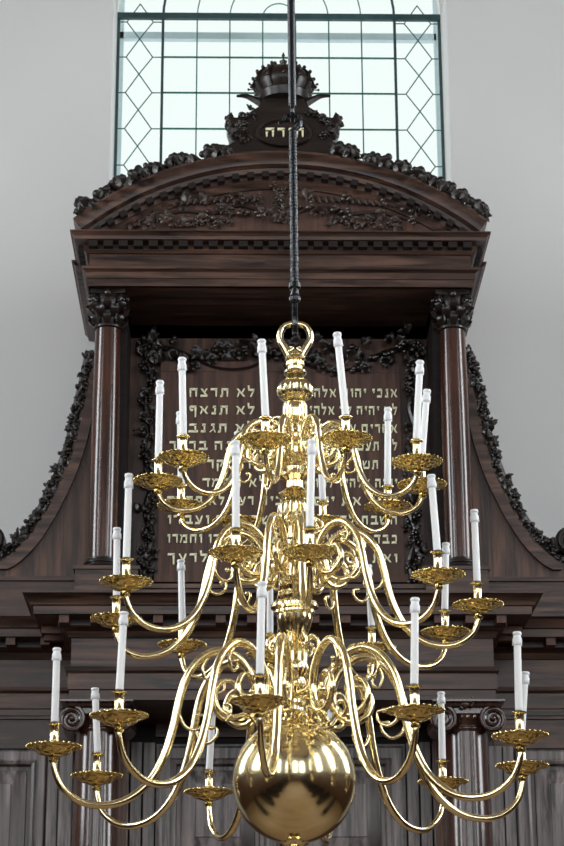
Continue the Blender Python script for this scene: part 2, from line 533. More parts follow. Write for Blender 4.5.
def garland(mb, pts, size, rng, nrm=(0, -1, 0), density=1.0, spread=0.6, berries=0.35):
    """carved foliage along a polyline"""
    P = [Vector(p) for p in pts]
    nrm = Vector(nrm)
    for i in range(len(P) - 1):
        a, b = P[i], P[i+1]
        d = (b - a); Ln = d.length; d.normalize()
        sd = d.cross(nrm).normalized()
        k = max(1, int(Ln / size * 2.2 * density))
        for j in range(k):
            c = a.lerp(b, (j + rng.random() * .7) / k)
            c = c + sd * rng.uniform(-spread, spread) * size + nrm * rng.uniform(0, .3) * size
            ang = rng.uniform(0, 2 * PI)
            q = rng.random()
            if q < berries:
                for _ in range(4):
                    o = sd * rng.uniform(-.3, .3) * size + d * rng.uniform(-.3, .3) * size + nrm * rng.uniform(.1, .4) * size
                    mb.ball(c + o, size * rng.uniform(.13, .2), 5)
            elif q < berries + .18:
                for t in range(6):
                    aa = ang + t * PI / 3
                    mb.leaf(c, sd*math.cos(aa) + d*math.sin(aa), nrm, size*.5, size*.34, .6, 0, 5)
                mb.ball(c + nrm*size*.12, size*.14, 6)
            else:
                for t in (-.7, 0, .7):
                    aa = ang + t
                    mb.leaf(c, sd*math.cos(aa) + d*math.sin(aa), nrm, size*rng.uniform(.6, 1.0), size*rng.uniform(.3, .42), rng.uniform(.4, 1.1), rng.uniform(-.3, .3), 7)

# ---- upper entablature
YFR, HFR = 12.15, 1.205
zA0 = zy(287, YFR)      # underside
zFr0, zFr1 = zy(271, YFR), zy(255, YFR)
YCO = 12.02
zCT = zy(229.5, YCO)      # top of cornice
zD0 = zy(250, YFR)
YB = 13.79
mb = MB(); mb.box(-HFR, HFR, YFR, YB, zA0, zFr1 + .02)
mb.build('frieze', WH, ark)
mb = MB()
pa = [(-HFR, YB), (-HFR, YFR), (HFR, YFR), (HFR, YB)]
h = zFr0 - zA0
mb.sweep(pa, [(-.02, zA0), (.010, zA0), (.010, zA0 + h*.45), (.020, zA0 + h*.45), (.020, zA0 + h*.82), (.045, zA0 + h*.95), (.045, zFr0 + .012), (-.02, zFr0 + .012)])
mb.build('architrave', WH, ark)
def cornice_prof(zb, zt, out):
    H = zt - zb
    return [(-.02, zb), (.02, zb), (.035, zb + H*.14), (.035, zb + H*.42), (.05, zb + H*.5), (out*.78, zb + H*.56), (out*.80, zb + H*.74), (out*.86, zb + H*.80), (out*.98, zb + H*.93), (out, zb + H*.94), (out, zt), (-.02, zt)]
mb = MB()
mb.sweep([(-HFR, 12.62), (-HFR, YFR), (HFR, YFR), (HFR, 12.62)], cornice_prof(zFr1, zCT, .118))
HF2 = HFR + .025
mb.build('cornice', WH, ark)
mb = MB()
mb.sweep([(-HF2, YB), (-HF2, 12.62), (-HF2 + .3, 12.62)], cornice_prof(zFr1, zCT, .118))
mb.build('cornice_return', WH, ark)
mb = MB()
mb.sweep([(HF2 - .3, 12.62), (HF2, 12.62), (HF2, YB)], cornice_prof(zFr1, zCT, .118))
mb.build('cornice_return', WH, ark)
boxes('side_block', WH, ark, (-HF2, -HFR + .05, 12.64, YB, zA0, zFr1 + .02), (HFR - .05, HF2, 12.64, YB, zA0, zFr1 + .02))
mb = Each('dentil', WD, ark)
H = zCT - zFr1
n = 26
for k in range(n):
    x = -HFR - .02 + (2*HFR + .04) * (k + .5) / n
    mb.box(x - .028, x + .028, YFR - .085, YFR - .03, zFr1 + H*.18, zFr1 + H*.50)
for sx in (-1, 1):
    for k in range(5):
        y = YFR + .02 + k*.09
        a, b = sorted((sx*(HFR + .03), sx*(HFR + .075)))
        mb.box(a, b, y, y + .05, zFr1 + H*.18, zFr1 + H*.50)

# ---- segmental pediment
hc = (U(490, 222, YCO).x - U(75, 222, YCO).x) / 2
ztop = zy(150.5, YCO); zend = zy(219, YCO)
sag = ztop - zend
RP = (hc*hc + sag*sag) / (2*sag)
zc = ztop - RP
amax = math.asin(min(.99, (hc) / RP))
RT = RP - (ztop - zy(184, YFR)) - .0     # tympanum opening radius (on the frieze plane)
mb = MB()
yt = YFR + .02
mb.arcsweep(zc, RP, -amax, amax, [(0, YCO), (0, YB), (-.16, YB), (-.16, YFR - .005), (-.125, YFR - .02), (-.115, YFR - .045), (-.085, YFR - .05), (-.075, YCO + .035), (-.05, YCO + .03), (-.04, YCO + .022), (-.018, YCO + .006), (-.014, YCO)], 60)
mb.build('arched_cornice', WH, ark)
mb = Each('arch_dentil', WD, ark)
for k in range(27):
    t = -amax*.97 + 2*amax*.97*(k + .5)/27
    M = Matrix.Translation((0, 0, zc)) @ Matrix.Rotation(t, 4, 'Y')
    mb.box(-.022, .022, YFR - .070, YFR - .02, RP - .150, RP - .112, M)
# inner architrave ring around the tympanum
mb = MB()
RI = RP - .20
ai = math.acos(min(1, max(-1, (zCT - zc) / RI)))
mb.arcsweep(zc, RI, -ai, ai, [(.05, YFR + .05), (.05, YFR - .012), (.035, YFR - .015), (.02, YFR), (0, YFR + .01), (0, YFR + .05)], 50)
mb.build('arch_moulding', WH, ark)
# tympanum board
mb = MB()
ao = math.acos(min(1, max(-1, (zCT - .02 - zc) / (RP - .10))))
poly = [((RP-.10)*math.sin(-ao + 2*ao*i/40), zc + (RP-.10)*math.cos(-ao + 2*ao*i/40)) for i in range(41)]
mb.prism(poly, YFR + .03, YB)
mb.build('tympanum', WR, ark)
# carved foliage in tympanum
r2 = random.Random(3)
yt = YFR + .028
def T(px, py): p = U(px, py, yt); return (p.x, yt, p.z)
for sgn in (1, -1):
    mb = MB()
    def TT(px, py):
        p = U(282, py, yt); q = U(px, py, yt).x - U(282, py, yt).x
        return (sgn*q*-1 if False else sgn*q, yt, p.z)
    garland(mb, [TT(x, y) for x, y in ((300, 210), (322, 203), (345, 208), (370, 212), (395, 216), (430, 222))], .105, r2, density=1.4, spread=.75)
    mb.tube(spline([TT(x, y) for x, y in ((296, 214), (322, 206), (348, 214), (380, 212), (410, 219), (445, 226))], 4), .014, 6)
    garland(mb, [TT(x, y) for x, y in ((330, 222), (360, 223), (390, 225))], .06, r2, density=1.6, spread=.4)
    # feather-like acanthus plumes along the top
    for k in range(16):
        x = 300 + k*6.5
        y = 196 + ((x-282)/130)**2*14
        b = Vector(TT(x, y))
        mb.leaf(b, Vector((sgn*.75, 0, -.35 + .02*k)), (0, -1, 0), .10, .035, .8, .25*sgn, 7)
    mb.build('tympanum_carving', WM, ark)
mb = MB()
garland(mb, [TT(x, y) for x, y in ((275, 190), (290, 191))], .07, r2, density=3)
garland(mb, [TT(x, y) for x, y in ((262, 212), (282, 216), (302, 212))], .07, r2, density=2)
garland(mb, [TT(x, y) for x, y in ((282, 192), (282, 214))], .06, r2, density=2)
mb.build('tympanum_carving', WM, ark)

# ---- carved cresting along the arch
r3 = random.Random(11)
for sgn in (-1, 1):
    mb = MB()
    for dx in (58, 68, 92, 100, 126, 134, 141, 160, 167, 174, 190, 196):
        t = math.asin(dx * (hc / 207.5) / RP) * sgn
        for q in range(3):
            tt = t + r3.uniform(-.022, .022)
            c = Vector(((RP + .015)*math.sin(tt), YCO + .05 + r3.uniform(-.03, .05), zc + (RP + .015)*math.cos(tt)))
            rad = Vector((math.sin(tt), 0, math.cos(tt)))
            tg = Vector((math.cos(tt), 0, -math.sin(tt)))
            for w in (-1.1, -.4, .4, 1.1):
                d = rad*math.cos(w) + tg*math.sin(w)*1.2
                mb.leaf(c - rad*.01, d + Vector((0, -.25, 0)), (0, -1, 0), r3.uniform(.075, .12), .065, .9, r3.uniform(-.3, .3), 7)
            mb.ball(c + rad*.07, r3.uniform(.018, .03), 6)
            mb.ball(c + rad*.03 + tg*r3.uniform(-.05, .05), r3.uniform(.02, .03), 6)
        c = Vector((RP*math.sin(t), YCO + .12, zc + RP*math.cos(t)))
        mb.ball(c, .035, 8, (1.6, 1, .8))
    # curled corner leaf
    t = amax*sgn*.965
    c = Vector((RP*math.sin(t), YCO + .06, zc + RP*math.cos(t)))
    for w in range(5):
        mb.leaf(c - Vector((sgn*.03, 0, 0)), Vector((sgn*(.9 - .3*w), -.3, .3 + .2*w)), (0, -1, 0), .09, .055, 1.1, 0, 7)
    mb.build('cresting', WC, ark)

# ---- crown cartouche
cr = MB()
Yk = 12.16
def K(px, py, y=Yk): p = U(px, py, y); return Vector((p.x, y, p.z))
# scrolled shield outline
half = [(20, 98), (24, 106), (40, 116), (49, 118), (52, 112), (56, 115), (57, 125), (54, 134), (49, 141), (60, 148), (60, 158)]
pts = [K(283.5 + x, y) for x, y in half] + [K(283.5 - x, y) for x, y in half[::-1]]
cr.prism([(p.x, p.z) for p in pts], Yk, Yk + .16)
for sx in (-1, 1):
    c = K(283.5 + sx*50, 127)
    for rr in (.055, .035):
        cr.tube([(c.x + rr*math.cos(a)*(1 - a/14), Yk - .01, c.z + rr*math.sin(a)*(1 - a/14)) for a in [i*.45 for i in range(20)]], .016, 7)
    c = K(283.5 + sx*36, 122)
    garland(cr, [K(283.5 + sx*28, 112), K(283.5 + sx*44, 124), K(283.5 + sx*40, 142)], .065, r3, density=1.5, spread=.5)
    for w in range(3):
        cr.leaf(K(283.5 + sx*(50 + w*1.5), 140 - w*8), Vector((sx*.5, -.2, .8 - .1*w)), (0, -1, 0), .07, .05, .7, 0, 7)
# raised oval rim for the word
ov = [(K(284 + 27*math.cos(a), 133 + 13*math.sin(a)) + Vector((0, -.012, 0))) for a in [2*PI*i/40 for i in range(40)]]
cr.tube(ov, .014, 6, closed=True)
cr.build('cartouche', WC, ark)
# crown
cw = MB()
cc = K(283.5, 97, 12.24)
s = 1 / (U(380, 90, 12.24).x - U(280, 90, 12.24).x) * 100   # px per metre
def pr(r, y): return (r / s, zy(y, 12.24) - cc.z)
cw.lathe([pr(24, 104), pr(25, 100), pr(26, 97), pr(24, 95), pr(27, 91), pr(29, 87), pr(28, 81), pr(24, 76), pr(19, 73), pr(13, 71), pr(9, 69.5), pr(4.5, 68.5), pr(5, 66), pr(3, 64), pr(4, 61.5), pr(1, 59.5)], cc, 28)
for k in range(12):
    a = 2*PI*k/12
    P = []
    for (r, y) in ((26, 95), (30, 88), (28.5, 80), (22, 74), (12, 70.5)):
        q = pr(r, y); P.append(cc + Vector((q[0]*math.cos(a), q[0]*math.sin(a), q[1])))
    P = spline(P, 3)
    cw.tube(P, .009, 5)
    for j in (3, 6, 9, 11):
        d = (P[j] - cc); d.z = 0; d.normalize()
        cw.ball(P[j] + d*.012 + Vector((0, 0, .008)), .013, 5)
for k in range(14):      # pointed pearls on pins
    a = PI*k/13
    q = pr(28, 84)
    base = Vector((28/s*math.cos(a), 0, (28/s*.72)*math.sin(a) + q[1]*.55)) + cc
    tip = base + Vector((math.cos(a), 0, math.sin(a)))*.045
    cw.tube([base, tip], .004, 5); cw.ball(tip, .009, 5)
top = cc + Vector((0, 0, pr(0, 59.5)[1]))
cw.tube([top, top + Vector((0, 0, .05))], .005, 5); cw.ball(top + Vector((0, 0, .03)), .012, 5)
# side scroll wings of the crown
for sx in (-1, 1):
    P = [K(283.5 + sx*22, 103, 12.2), K(283.5 + sx*30, 99, 12.2), K(283.5 + sx*38, 96, 12.2), K(283.5 + sx*47, 96, 12.2)]
    cw.tube(spline(P, 4), [.03 - .0018*i for i in range(13)], 7)
cw.build('crown', WC, ark)

# ---- niche: soffit recess, side walls, back
mb = MB()
NB = 12.80
zP = zy(566, 12.12)       # top of column pedestals
mb.box(-1.08, 1.08, NB, NB + .1, zP - .3, zA0 + .01)
mb.build('niche_back', WV, ark)
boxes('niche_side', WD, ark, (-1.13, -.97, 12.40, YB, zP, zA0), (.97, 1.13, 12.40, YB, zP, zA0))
mb = MB()      # coffer moulding inside the niche top
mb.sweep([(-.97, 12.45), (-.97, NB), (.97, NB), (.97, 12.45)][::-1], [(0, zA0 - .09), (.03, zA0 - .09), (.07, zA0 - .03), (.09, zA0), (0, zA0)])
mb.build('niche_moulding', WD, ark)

# ---- tablet
NBt = NB - .035
tx0, tx1 = U(159, 480, NBt).x, U(402, 480, NBt).x
tz0, tz1 = zy(575, NBt), zy(372, NBt)
tab = MB(); tab.box(tx0, tx1, NBt, NB + .01, tz0, tz1)
TAB = tab.build('tablet', WR, ark)
mb = MB(); mb.box(tx0 - .02, tx1 + .02, NBt - .02, NB, tz0 - .05, tz0); mb.box(tx0 - .0, tx1 + .0, NBt - .004, NB, tz1, tz1 + .07)
mb.build('tablet_moulding', WR, ark)

G = {
 'א': (.86, [('D', .10, .98, .74, .02, .20), ('D', .74, 1.0, .52, .46, .13), ('D', .28, .66, .12, .0, .13)]),
 'ב': (.86, [('H', .06, .70, .90), ('V', .62, .1, .9), ('H', .0, .84, .10)]),
 'ג': (.60, [('H', .18, .52, .90), ('V', .44, .35, .9), ('D', .46, .45, .10, .02, .14), ('D', .44, .42, .58, .0, .11)]),
 'ד': (.80, [('H', .0, .78, .90), ('V', .60, 0, .9)]),
 'ה': (.82, [('H', .0, .74, .90), ('V', .66, 0, .9), ('V', .12, 0, .58)]),
 'ו': (.40, [('H', .06, .36, .90), ('V', .29, 0, .9)]),
 'ז': (.44, [('H', .04, .42, .90), ('V', .22, 0, .9)]),
 'ח': (.82, [('H', .0, .76, .90), ('V', .66, 0, .9), ('V', .12, 0, .9)]),
 'י': (.40, [('H', .06, .36, .90), ('D', .32, .9, .24, .52, .12)]),
 'כ': (.76, [('H', .08, .60, .90), ('V', .60, .1, .9), ('H', .04, .64, .10)]),
 'ך': (.72, [('H', .0, .62, .90), ('V', .54, -.35, .9)]),
 'ל': (.70, [('V', .10, .85, 1.38), ('H', .06, .62, .85), ('D', .60, .85, .28, .0, .15)]),
 'מ': (.88, [('D', .04, 1.0, .24, .66, .15), ('D', .20, .75, .04, 0, .12), ('H', .26, .78, .86), ('V', .70, .1, .86), ('H', .36, .78, .10)]),
 'ם': (.84, [('H', .0, .76, .90), ('V', .10, .1, .9), ('V', .66, .1, .9), ('H', .05, .72, .10)]),
 'נ': (.56, [('H', .16, .46, .90), ('V', .38, .1, .9), ('H', .04, .46, .10)]),
 'ס': (.80, [('H', .0, .70, .90), ('V', .66, .3, .9), ('V', .12, .3, .9), ('H', .20, .58, .10), ('D', .66, .4, .5, .1, .13), ('D', .12, .4, .28, .1, .13)]),
 'ע': (.78, [('D', .12, .98, .44, .14, .14), ('D', .68, .98, .46, .14, .15), ('H', .0, .46, .08)]),
 'פ': (.78, [('H', .08, .60, .90), ('V', .62, .1, .9), ('H', .04, .66, .10), ('V', .12, .5, .9), ('H', .12, .36, .50)]),
 'ף': (.74, [('H', .04, .60, .90), ('V', .58, -.35, .9), ('V', .10, .5, .9), ('H', .10, .34, .50)]),
 'צ': (.80, [('D', .14, .98, .60, .2, .17), ('D', .66, .98, .42, .54, .13), ('H', .02, .70, .10)]),
 'ק': (.78, [('H', .0, .70, .90), ('D', .64, .9, .40, .22, .14), ('V', .12, -.35, .6)]),
 'ר': (.70, [('H', .0, .62, .90), ('V', .54, 0, .9)]),
 'ש': (.98, [('D', .06, .98, .16, .14, .14), ('D', .48, .98, .20, .42, .12), ('V', .82, .18, .96), ('H', .10, .82, .10)]),
 'ת': (.90, [('H', .10, .78, .90), ('V', .70, 0, .9), ('V', .22, .05, .9), ('H', .0, .24, .08)]),
}
def write_line(text, xr, xl, zb, hgt, y0, parent, name='gold_lettering', th=.008):
    """right to left, fitted between xr and xl"""
    gap, space = .20, .46
    wt = sum((G[c][0] + gap) if c != ' ' else space for c in text)
    k = (xr - xl) / wt
    mb = MB()
    ob = None
    x = xr
    vt, ht = .15, .26
    for c in text:
        if c == ' ':
            x -= space*k
            mb.build(name, GOLD, parent, flat=True); mb = MB()
            continue
        w, strokes = G[c]
        x -= w*k
        def q(poly):
            mb.prism([(x + a*k, zb + b*hgt) for a, b in poly], y0 - th, y0 + .002)
        for s in strokes:
            if s[0] == 'H':
                _, a, b_, y = s; q([(a, y - ht/2), (b_, y - ht/2), (b_ + .03, y + ht/2), (a + .05, y + ht/2)])
            elif s[0] == 'V':
                _, a, z0, z1 = s; q([(a - vt*.4, z0), (a + vt*.4, z0), (a + vt*.62, z1), (a - vt*.62, z1)])
            else:
                _, a, z0, b_, z1, w_ = s; q([(b_ - w_*.5, z1), (b_ + w_*.5, z1), (a + w_*.5, z0), (a - w_*.5, z0)])
        x -= gap*k
    return mb.build(name, GOLD, parent, flat=True)

yL = NBt
RIGHT = ['אנכי יהוה אלהיך', 'לא יהיה לך אלהים', 'אחרים על פני', 'לא תעשה לך פסל', 'לא תשא את שם', 'יהוה אלהיך לשוא', 'זכור את יום', 'השבת לקדשו', 'כבד את אביך', 'ואת אמך']
RXL = [300, 300, 318, 306, 312, 306, 312, 314, 316, 336]
LEFT = ['לא תרצח', 'לא תנאף', 'לא תגנב', 'לא תענה ברעך', 'עד שקר', 'לא תחמד', 'בית רעך לא תחמד', 'אשת רעך ועבדו', 'ואמתו ושורו וחמרו', 'וכל אשר לרעך']
LXR = [255, 255, 255, 278, 262, 266, 283, 283, 284, 283]
LXL = [187, 187, 186, 167, 205, 200, 165, 165, 165, 165]
YS = [397, 414.5, 432.5, 450, 468.5, 487, 505, 524, 543, 562]
for i in range(10):
    zb = zy(YS[i], yL)
    hg = zy(YS[i] - 8.2, yL) - zb
    write_line(RIGHT[i], U(397.5, YS[i], yL).x, U(RXL[i], YS[i], yL).x, U(350, YS[i] + .5, yL).z, hg, yL, TAB)
    write_line(LEFT[i], U(LXR[i], YS[i], yL).x, U(LXL[i], YS[i], yL).x, U(215, YS[i], yL).z, hg, yL, TAB)
write_line('תורה', K(305, 137).x, K(263, 137).x, K(284, 137.5).z, K(284, 129).z - K(284, 137.5).z, Yk - .002, ark, th=.012)

# ---- carved border round tablet
yb = NB - .03
def Bp(px, py): p = U(px, py, yb); return (p.x, yb, p.z)
mb = MB(); r4 = random.Random(21)
for xx in (148.5, 413.5):
    mb = MB()
    garland(mb, [Bp(xx, y) for y in range(345, 600, 15)], .085, r4, density=1.7, spread=.6, berries=.3)
    mb.tube([Bp(xx + 3*math.sin(y*.12), y) for y in range(345, 600, 6)], .022, 7)
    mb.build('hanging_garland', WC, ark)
mb = MB()
garland(mb, [Bp(x, y) for x, y in ((140, 340), (160, 345), (185, 352), (210, 360), (232, 358), (255, 350), (272, 356), (282, 362), (292, 356), (310, 352), (330, 360), (352, 362), (375, 352), (400, 345), (420, 340))], .115, r4, density=1.8, spread=.8)
P = spline([Bp(x, y) for x, y in ((145, 345), (175, 350), (215, 368), (250, 368), (275, 352), (290, 352), (312, 368), (350, 370), (385, 352), (418, 345))], 5)
mb.tube(P, .016, 7)
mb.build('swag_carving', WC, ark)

# ---- upper columns
def column(x, y, z0, z1, r, kind):
    H = z1 - z0
    mb = MB()
    if kind == 'upper':
        hb, hcap = .075, .235
        mb.lathe([(r*.99, z0 + hb), (r*1.0, z0 + H*.35), (r*.97, z0 + H*.6), (r*.88, z1 - hcap), (r*.88, z1 - hcap + .02)], (x, y, 0), 40)
        c = mb.build('column', WP, ark)
        mb = MB()
        mb.box(x - r*1.35, x + r*1.35, y - r*1.35, y + r*1.35, z0, z0 + .014)
        mb.lathe([(r*1.30, z0 + .014), (r*1.36, z0 + .024), (r*1.30, z0 + .036), (r*1.10, z0 + .040), (r*1.08, z0 + .048), (r*1.20, z0 + .052), (r*1.22, z0 + .06), (r*1.15, z0 + .068), (r*1.02, z0 + .072), (r*1.0, z0 + .085)], (x, y, 0), 40)
        mb.build('column_base', WC, c)
        mb = MB(); zb = z1 - hcap
        mb.lathe([(r*.9, zb - .012), (r*1.02, zb - .006), (r*1.02, zb + .006), (r*.9, zb + .012), (r*.88, zb + .05), (r*.95, zb + .14), (r*1.15, z1 - .035), (r*1.2, z1 - .03)], (x, y, 0), 32)
        for row, (zz, nn, LL, cu) in enumerate(((zb + .01, 8, .085, .9), (zb + .055, 8, .10, 1.0), (zb + .10, 8, .095, 1.2))):
            for k in range(nn):
                a = 2*PI*(k + .5*row)/nn
                d = Vector((math.cos(a), math.sin(a), 0))
                mb.leaf(Vector((x, y, zz)) + d*r*.88, Vector((d.x*.25, d.y*.25, 1)), d, LL, .062, cu, 0, 7)
        for k in range(4):
            a = PI/4 + k*PI/2
            d = Vector((math.cos(a), math.sin(a), 0)); sd = Vector((-d.y, d.x, 0))
            c0 = Vector((x, y, z1 - .06)) + d*r*1.35
            for m in (-1, 1):
                P = [c0 + d*(.026*(1 - t/11)*math.cos(t)) + Vector((0, 0, .026*(1 - t/11)*math.sin(t))) + sd*m*.010 for t in [i*.6 for i in range(16)]]
                mb.tube(P, .009, 6)
        for k in range(4):
            a = k*PI/2; d = Vector((math.cos(a), math.sin(a), 0))
            mb.ball(Vector((x, y, z1 - .03)) + d*r*1.25, .024, 6)
        q = r*1.33
        n = 8; poly = []
        for k in range(4):
            a0 = PI/4 + k*PI/2
            for j in range(n):
                t = j/n; 
                A = Vector((math.cos(a0), math.sin(a0)))*q*1.30; B_ = Vector((math.cos(a0 + PI/2), math.sin(a0 + PI/2)))*q*1.30
                p = A.lerp(B_, t); p *= 1 - .16*math.sin(PI*t)
                poly.append((x + p.x, y + p.y))
        vs = [(a, b, z1 - .028) for a, b in poly] + [(a, b, z1 - .001) for a, b in poly]
        m = len(poly)
        mb.add(vs, [tuple(range(m))[::-1], tuple(range(m, 2*m))] + [(i, (i+1) % m, m + (i+1) % m, m + i) for i in range(m)])
        mb.build('capital', WC, c)
    else:
        hcap = .19
        mb.lathe([(r*1.08, z0), (r*1.06, z0 + H*.4), (r*.98, z0 + H*.75), (r*.93, z1 - hcap + .03), (r*.93, z1 - hcap + .05)], (x, y, 0), 48)
        c = mb.build('column', WP, ark)
        mb = MB()
        mb.lathe([(r*1.35, z0 - .12), (r*1.4, z0 - .08), (r*1.3, z0 - .05), (r*1.15, z0 - .03), (r*1.2, z0), (r*1.08, z0 + .03)], (x, y, 0), 40)
        mb.box(x - r*1.45, x + r*1.45, y - r*1.45, y + r*1.45, z0 - .2, z0 - .12)
        mb.build('column_base', WC, c)
        mb = MB(); zb = z1 - hcap
        mb.lathe([(r*.95, zb + .02), (r*1.0, zb + .03), (r*1.0, zb + .04), (r*.94, zb + .05), (r*.95, zb + .07), (r*1.08, zb + .09), (r*1.12, zb + .11), (r*1.0, zb + .13)], (x, y, 0), 40)
        for k in range(24):   # egg and dart
            a = 2*PI*k/24
            mb.ball((x + r*1.05*math.cos(a), y + r*1.05*math.sin(a), zb + .10), .014, 5, (1, 1, 1.5))
        # square pulvinated block + abacus
        mb.box(x - r*1.15, x + r*1.15, y - r*1.05, y + r*1.05, zb + .12, zb + .155)
        for sy in (-1, 1):
            for sx in (-1, 1):
                cx_, cz_ = x + sx*r*1.06, zb + .085
                R0 = .078
                P = []
                for i in range(46):
                    t = i*.33
                    rr = R0*(1 - t/17)
                    P.append((cx_ - sx*rr*math.sin(-t + .0)*-1, y + sy*(r*1.02 + .012 + .02*(i/46)), cz_ + rr*math.cos(t)))
                mb.tube(P, [.013 - .008*i/46 for i in range(46)], 6)
                mb.ball((cx_, y + sy*(r*1.02 + .03), cz_), .014, 6)
        for sx in (-1, 1):    # bolsters
            cx_, cz_ = x + sx*r*1.06, zb + .085
            M = Matrix.Rotation(PI/2, 4, 'X')
            mb.lathe([(.072, -r*1.04), (.068, -r*.7), (.05, -r*.2), (.05, r*.2), (.068, r*.7), (.072, r*1.04)], (cx_, y, cz_), 24, M)
        mb.sweep([(x - r*1.2, y + r*1.2), (x - r*1.2, y - r*1.2), (x + r*1.2, y - r*1.2), (x + r*1.2, y + r*1.2), (x - r*1.2, y + r*1.2)], [(-.03, z1 - .035), (.01, z1 - .035), (.02, z1 - .02), (.045, z1 - .012), (.045, z1 - .001), (-.03, z1 - .001)])
        garland(mb, [(x - .03, y - r*1.25, z1 - .03), (x + .03, y - r*1.25, z1 - .03)], .05, r4, density=2, spread=.3)
        mb.build('capital', WP, c)
    return c

YC = 12.29
cxh = (U(454, 350, YC).x - U(108.4, 350, YC).x) / 2
for sx in (-1, 1):
    column(sx*cxh, YC, zP, zA0, .090, 'upper')

# ---- column pedestals and board between
zLT = zy(590, 11.75)         # top of the great cornice
for sx in (-1, 1):
    a, b_ = sorted((sx*1.235, sx*.86)); mb = MB()
    mb.box(a, b_, 12.12, 12.9, zLT - .02, zP)
    mb.box(a - .012, b_ + .012, 12.108, 12.9, zP - .022, zP - .0001)
    mb.box(a - .012, b_ + .012, 12.108, 12.9, zLT - .02, zLT + .05)
    mb.build('pedestal', WH, ark)
mb = MB()
mb.box(-.86, .86, 12.22, 12.9, zLT - .02, zy(584, 12.22)); mb.box(-.86, .86, 12.20, 12.9, zy(588, 12.2), zy(584, 12.2) + .001)
mb.build('plinth_board', WH, ark)

# ---- concave scroll wings
YWG = 12.42
def WGp(px, py, y=YWG):
    c = U(282, py, y).x
    return Vector((U(px, py, y).x - U(281.5, py, y).x, y, U(282, py, y).z))
curve = spline([Vector((x, y, 0)) for x, y in ((95, 352), (89, 380), (83, 404), (75, 440), (64, 472), (52, 497), (41, 517), (24, 541), (2, 559), (-30, 570))], 4)
for sx in (-1, 1):
    side_pts = [WGp(p.x, p.y) for p in curve]
    outline = [(p.x*-sx, p.z) for p in side_pts]
    zb = zP - .03
    inner_x = 1.06
    poly = outline + [(sx*(abs(outline[-1][0])), zb), (sx*inner_x, zb), (sx*inner_x, outline[0][1])]
    mb = MB(); mb.prism(poly, YWG + .02, YWG + .16)
    wing = mb.build('scroll_wing', WV, ark, flat=True)
    # raised plain band parallel to the curve
    mb = MB()
    n = len(curve)
    for i in range(n - 1):
        def off(i, d):
            a = curve[max(0, i-1)]; b_ = curve[min(n-1, i+1)]
            t = (b_ - a).normalized(); nn = Vector((-t.y, t.x, 0))
            if nn.x < 0: nn = -nn
            return curve[i] + nn*d
        if off(i, 0).y > 570 or off(i, 12).y > 571: continue
        q = [off(i, 3), off(i + 1, 3), off(i + 1, 13), off(i, 13)]
        q = [WGp(p.x, min(p.y, 569.5)) for p in q]
        mb.prism([(p.x*-sx, p.z) for p in q], YWG - .012, YWG + .03)
    mb.build('curved_band', WH, wing, flat=True)
    # carved garland on the edge
    mb = MB()
    r5 = random.Random(40 + sx)
    pts = [WGp(p.x - 2.5, p.y, YWG + .05) for p in curve[:-1]]
    garland(mb, [(p.x*-sx, p.y, p.z) for p in pts], .080, r5, density=2.4, spread=.36, berries=.35)
    mb.tube([(p.x*-sx, p.y + .03, p.z) for p in pts], .042, 8)
    mb.build('edge_garland', WC, wing)
    # end volute
    mb = MB()
    c = WGp(-7, 542, YWG + .06); cx_ = c.x*-sx
    M = Matrix.Rotation(PI/2, 4, 'X')
    mb.lathe([(.075, -.06), (.083, -.05), (.083, .06), (.07, .075), (.03, .07)], (cx_, c.y, c.z), 28, M)
    P = []
    for i in range(40):
        t = i*.33; rr = .078*(1 - t/15)
        P.append((cx_ - sx*-rr*math.cos(t), c.y - .07, c.z - rr*math.sin(t)))
    mb.tube(P, .013, 6)
    mb.build('volute', WC, wing)

# ---- outer top board under the wings
for sx in (-1, 1):
    a, b_ = sorted((sx*1.22, sx*2.9)); mb = MB()
    mb.box(a, b_, 12.36, 12.9, zLT - .03, zP - .005)
    mb.box(a, b_, 12.34, 12.9, zP - .03, zP - .004)
    mb.build('ledge_board', WH, ark)

# ---- lower great entablature
YLF, HLF = 12.02, 1.235
YLO = 12.57
zf1, zf0 = zy(640, YLF), zy(667, YLF)
zm0 = zy(675, YLF)
zLB = zy(700, YLF)
def great_path():
    return [(-2.9, YLO), (-HLF, YLO), (-HLF, YLF), (HLF, YLF), (HLF, YLO), (2.9, YLO)]
mb = MB(); mb.box(-HLF, HLF, YLF, YB, zLB, zLT - .01)
mb.box(-2.9, -HLF, YLO, YB, zLB, zLT - .01); mb.box(HLF, 2.9, YLO, YB, zLB, zLT - .01)
mb.build('lower_frieze', WH, ark)
mb = MB()
zk = zLT - .125
mb.sweep(great_path(), [(-.02, zk - .095), (.015, zk - .095), (.03, zk - .06), (.06, zk - .05), (.075, zk - .035), (.075, zk), (.205, zk), (.21, zk + .045), (.225, zk + .05), (.232, zk + .075), (.262, zk + .108), (.27, zk + .11), (.27, zLT), (-.02, zLT)])
mb.build('great_cornice', WH, ark)
mb = Each('modillion', WR, ark)
